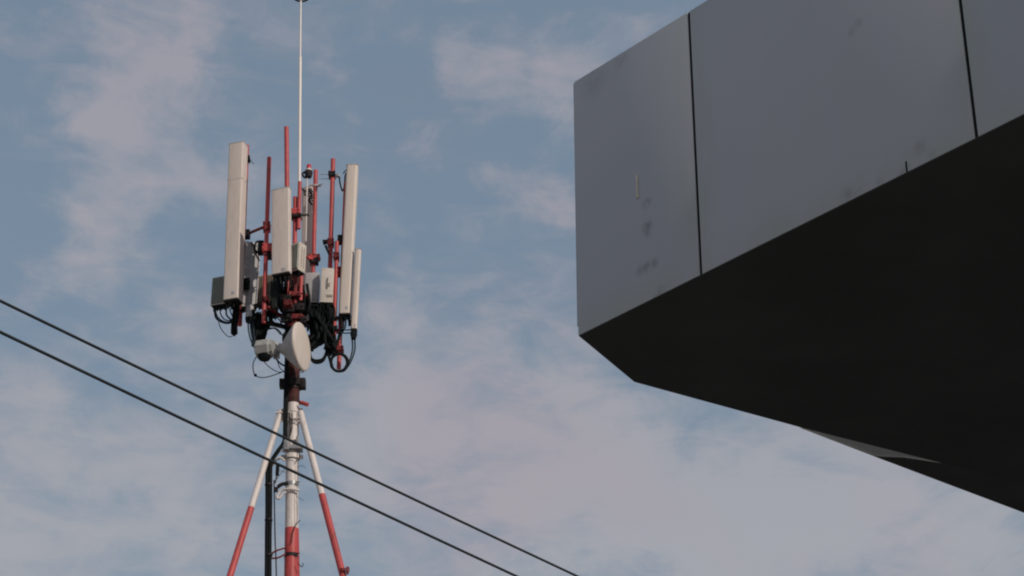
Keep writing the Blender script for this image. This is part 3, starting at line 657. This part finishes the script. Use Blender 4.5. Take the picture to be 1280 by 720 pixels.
# ------------------------------------------------------------------ light
SUN_AZ, SUN_EL = R(137), R(30)              # azimuth clockwise from +Y
sd = Vector((math.sin(SUN_AZ) * math.cos(SUN_EL), math.cos(SUN_AZ) * math.cos(SUN_EL), math.sin(SUN_EL)))
sl = bpy.data.lights.new('sun', 'SUN'); sl.energy = 2.35; sl.angle = R(.6); sl.color = (1, .90, .80)
so = bpy.data.objects.new('sun', sl); COL.objects.link(so); so.rotation_euler = sd.to_track_quat('Z', 'Y').to_euler(); so.location = (20, -20, 30)
w = bpy.data.worlds.new('World'); sc.world = w; w.use_nodes = True; N, L = w.node_tree.nodes, w.node_tree.links
bg = N['Background']; STR = .10; bg.inputs['Strength'].default_value = STR
sky = N.new('ShaderNodeTexSky'); sky.sky_type = 'NISHITA'; sky.sun_disc = False; sky.sun_elevation = SUN_EL; sky.sun_rotation = SUN_AZ
sky.altitude = 50; sky.air_density = 1.2; sky.dust_density = 2.5; sky.ozone_density = 1.0
tc = N.new('ShaderNodeTexCoord')
def wm(op, a, b_=None, clamp_=False):
    n = N.new('ShaderNodeMath'); n.operation = op; n.use_clamp = clamp_
    for i, v_ in enumerate((a, b_)):
        if isinstance(v_, (int, float)): n.inputs[i].default_value = v_
        elif v_ is not None: L.new(v_, n.inputs[i])
    return n.outputs[0]
def wmr(v_, a, b_, c, d, smooth=True):
    n = N.new('ShaderNodeMapRange'); n.interpolation_type = 'SMOOTHSTEP' if smooth else 'LINEAR'
    for k, x_ in zip(('From Min', 'From Max', 'To Min', 'To Max'), (a, b_, c, d)): n.inputs[k].default_value = x_
    L.new(v_, n.inputs['Value']); return n.outputs[0]
# warp the direction a little so that the cloud banks get ragged outlines
wn = N.new('ShaderNodeTexNoise'); wn.inputs['Scale'].default_value = 17; wn.inputs['Detail'].default_value = 8; wn.inputs['Roughness'].default_value = .62
L.new(tc.outputs['Generated'], wn.inputs['Vector'])
vs1 = N.new('ShaderNodeVectorMath'); vs1.operation = 'SUBTRACT'; L.new(wn.outputs['Color'], vs1.inputs[0]); vs1.inputs[1].default_value = (.5, .5, .5)
vs2 = N.new('ShaderNodeVectorMath'); vs2.operation = 'SCALE'; L.new(vs1.outputs[0], vs2.inputs[0]); vs2.inputs['Scale'].default_value = .09
vs3 = N.new('ShaderNodeVectorMath'); vs3.operation = 'ADD'; L.new(tc.outputs['Generated'], vs3.inputs[0]); L.new(vs2.outputs[0], vs3.inputs[1])
mp = N.new('ShaderNodeMapping'); mp.inputs['Rotation'].default_value = (0, R(35), 0); mp.inputs['Scale'].default_value = (1, 1, 1.9); L.new(tc.outputs['Generated'], mp.inputs['Vector'])
cn = N.new('ShaderNodeTexNoise'); cn.inputs['Scale'].default_value = 15; cn.inputs['Detail'].default_value = 9; cn.inputs['Roughness'].default_value = .56; cn.inputs['Distortion'].default_value = .5
L.new(mp.outputs[0], cn.inputs['Vector'])
mp2 = N.new('ShaderNodeMapping'); mp2.inputs['Rotation'].default_value = (0, R(-28), 0); mp2.inputs['Scale'].default_value = (1, 1, 2.6); L.new(tc.outputs['Generated'], mp2.inputs['Vector'])
cw = N.new('ShaderNodeTexNoise'); cw.inputs['Scale'].default_value = 24; cw.inputs['Detail'].default_value = 9; cw.inputs['Roughness'].default_value = .62; cw.inputs['Distortion'].default_value = .8
L.new(mp2.outputs[0], cw.inputs['Vector'])
BL = [((380, 40), 70, .35), ((560, 20), 70, .35), ((245, 55), 60, .7), ((200, 95), 75, .7), ((150, 130), 75, .65), ((105, 155), 60, .6), ((185, 195), 85, .75), ((250, 232), 65, .65), ((130, 265), 85, .75), ((200, 280), 55, .5), ((95, 325), 80, .7), ((35, 345), 55, .5), ((165, 15), 75, .5), ((35, 55), 70, .4), ((5, 150), 40, .4),
      ((420, 100), 45, .6), ((500, 165), 60, .65), ((445, 185), 40, .4), ((610, 70), 75, .85), ((680, 110), 75, .8), ((720, 60), 70, .5), ((560, 80), 50, .4), ((620, 210), 32, .5), ((665, 250), 45, .5), ((705, 280), 50, .5), ((470, 15), 80, .35), ((790, 10), 70, .6),
      ((500, 295), 45, .3), ((500, 400), 70, .55), ((560, 480), 120, .9), ((480, 560), 110, .7), ((620, 430), 60, .4), ((740, 560), 150, .95), ((660, 620), 120, .7), ((860, 610), 140, .9), ((1010, 600), 130, .7), ((1180, 690), 160, .9), ((940, 690), 120, .8), ((60, 560), 130, .85), ((210, 540), 80, .55), ((250, 640), 110, .5), ((30, 690), 90, .5), ((310, 430), 70, .35), ((220, 390), 60, .4)]
acc = None
for (pp, rad, st) in BL:
    c_ = ray(*pp).normalized()
    vd_ = N.new('ShaderNodeVectorMath'); vd_.operation = 'DISTANCE'; L.new(vs3.outputs[0], vd_.inputs[0]); vd_.inputs[1].default_value = c_
    v_ = wmr(vd_.outputs['Value'], 0, rad / F * 1.25, st, 0)
    acc = v_ if acc is None else wm('ADD', acc, v_)
sep = N.new('ShaderNodeSeparateXYZ'); L.new(tc.outputs['Generated'], sep.inputs[0])
low = wmr(sep.outputs['Z'], .33, .50, .50, 0.0)
out = wmr(sep.outputs['Y'], .82, .70, 0.0, .45)           # broken cloud over the rest of the sky
base = wm('ADD', wm('ADD', wm('MULTIPLY', acc, .72), low), out)
nf = wm('ADD', wmr(cn.outputs['Fac'], .32, .68, -.34, .34, False), wmr(cw.outputs['Fac'], .35, .65, -.2, .24, False))
fac = wmr(wm('ADD', base, nf), -.1, 1.1, .20, 1.0)
cc = N.new('ShaderNodeMix'); cc.data_type = 'RGBA'; cc.inputs[6].default_value = (.325 / STR, .326 / STR, .378 / STR, 1); cc.inputs[7].default_value = (.362 / STR, .374 / STR, .415 / STR, 1)
L.new(wmr(sep.outputs['Z'], .56, .36, 0, 1, False), cc.inputs[0])
# thin haze veil over the blue
vl = N.new('ShaderNodeMix'); vl.data_type = 'RGBA'; vl.inputs[0].default_value = .6; L.new(sky.outputs[0], vl.inputs[6]); vl.inputs[7].default_value = (.15 / STR, .242 / STR, .322 / STR, 1)
pn = N.new('ShaderNodeTexNoise'); pn.inputs['Scale'].default_value = 7; pn.inputs['Detail'].default_value = 2; L.new(tc.outputs['Generated'], pn.inputs['Vector'])
pk = N.new('ShaderNodeMix'); pk.data_type = 'RGBA'; pk.blend_type = 'MULTIPLY'; L.new(wmr(pn.outputs['Fac'], .48, .66, 0, 1), pk.inputs[0]); L.new(cc.outputs[2], pk.inputs[6]); pk.inputs[7].default_value = (1.035, .96, .965, 1); cc = pk
mxx = N.new('ShaderNodeMix'); mxx.data_type = 'RGBA'; L.new(fac, mxx.inputs[0]); L.new(vl.outputs[2], mxx.inputs[6]); L.new(cc.outputs[2], mxx.inputs[7])
L.new(mxx.outputs[2], bg.inputs['Color'])

# ------------------------------------------------------------------ render settings
sc.view_settings.view_transform = 'Standard'; sc.view_settings.look = 'None'; sc.view_settings.exposure = 0; sc.view_settings.gamma = 1
sc.render.engine = 'CYCLES'; sc.cycles.max_bounces = 6
sc.render.filter_size = 1.9 if hasattr(sc.render, 'filter_size') else 1.5
try: sc.cycles.pixel_filter_type = 'BLACKMAN_HARRIS'; sc.cycles.filter_width = 2.1
except Exception: pass
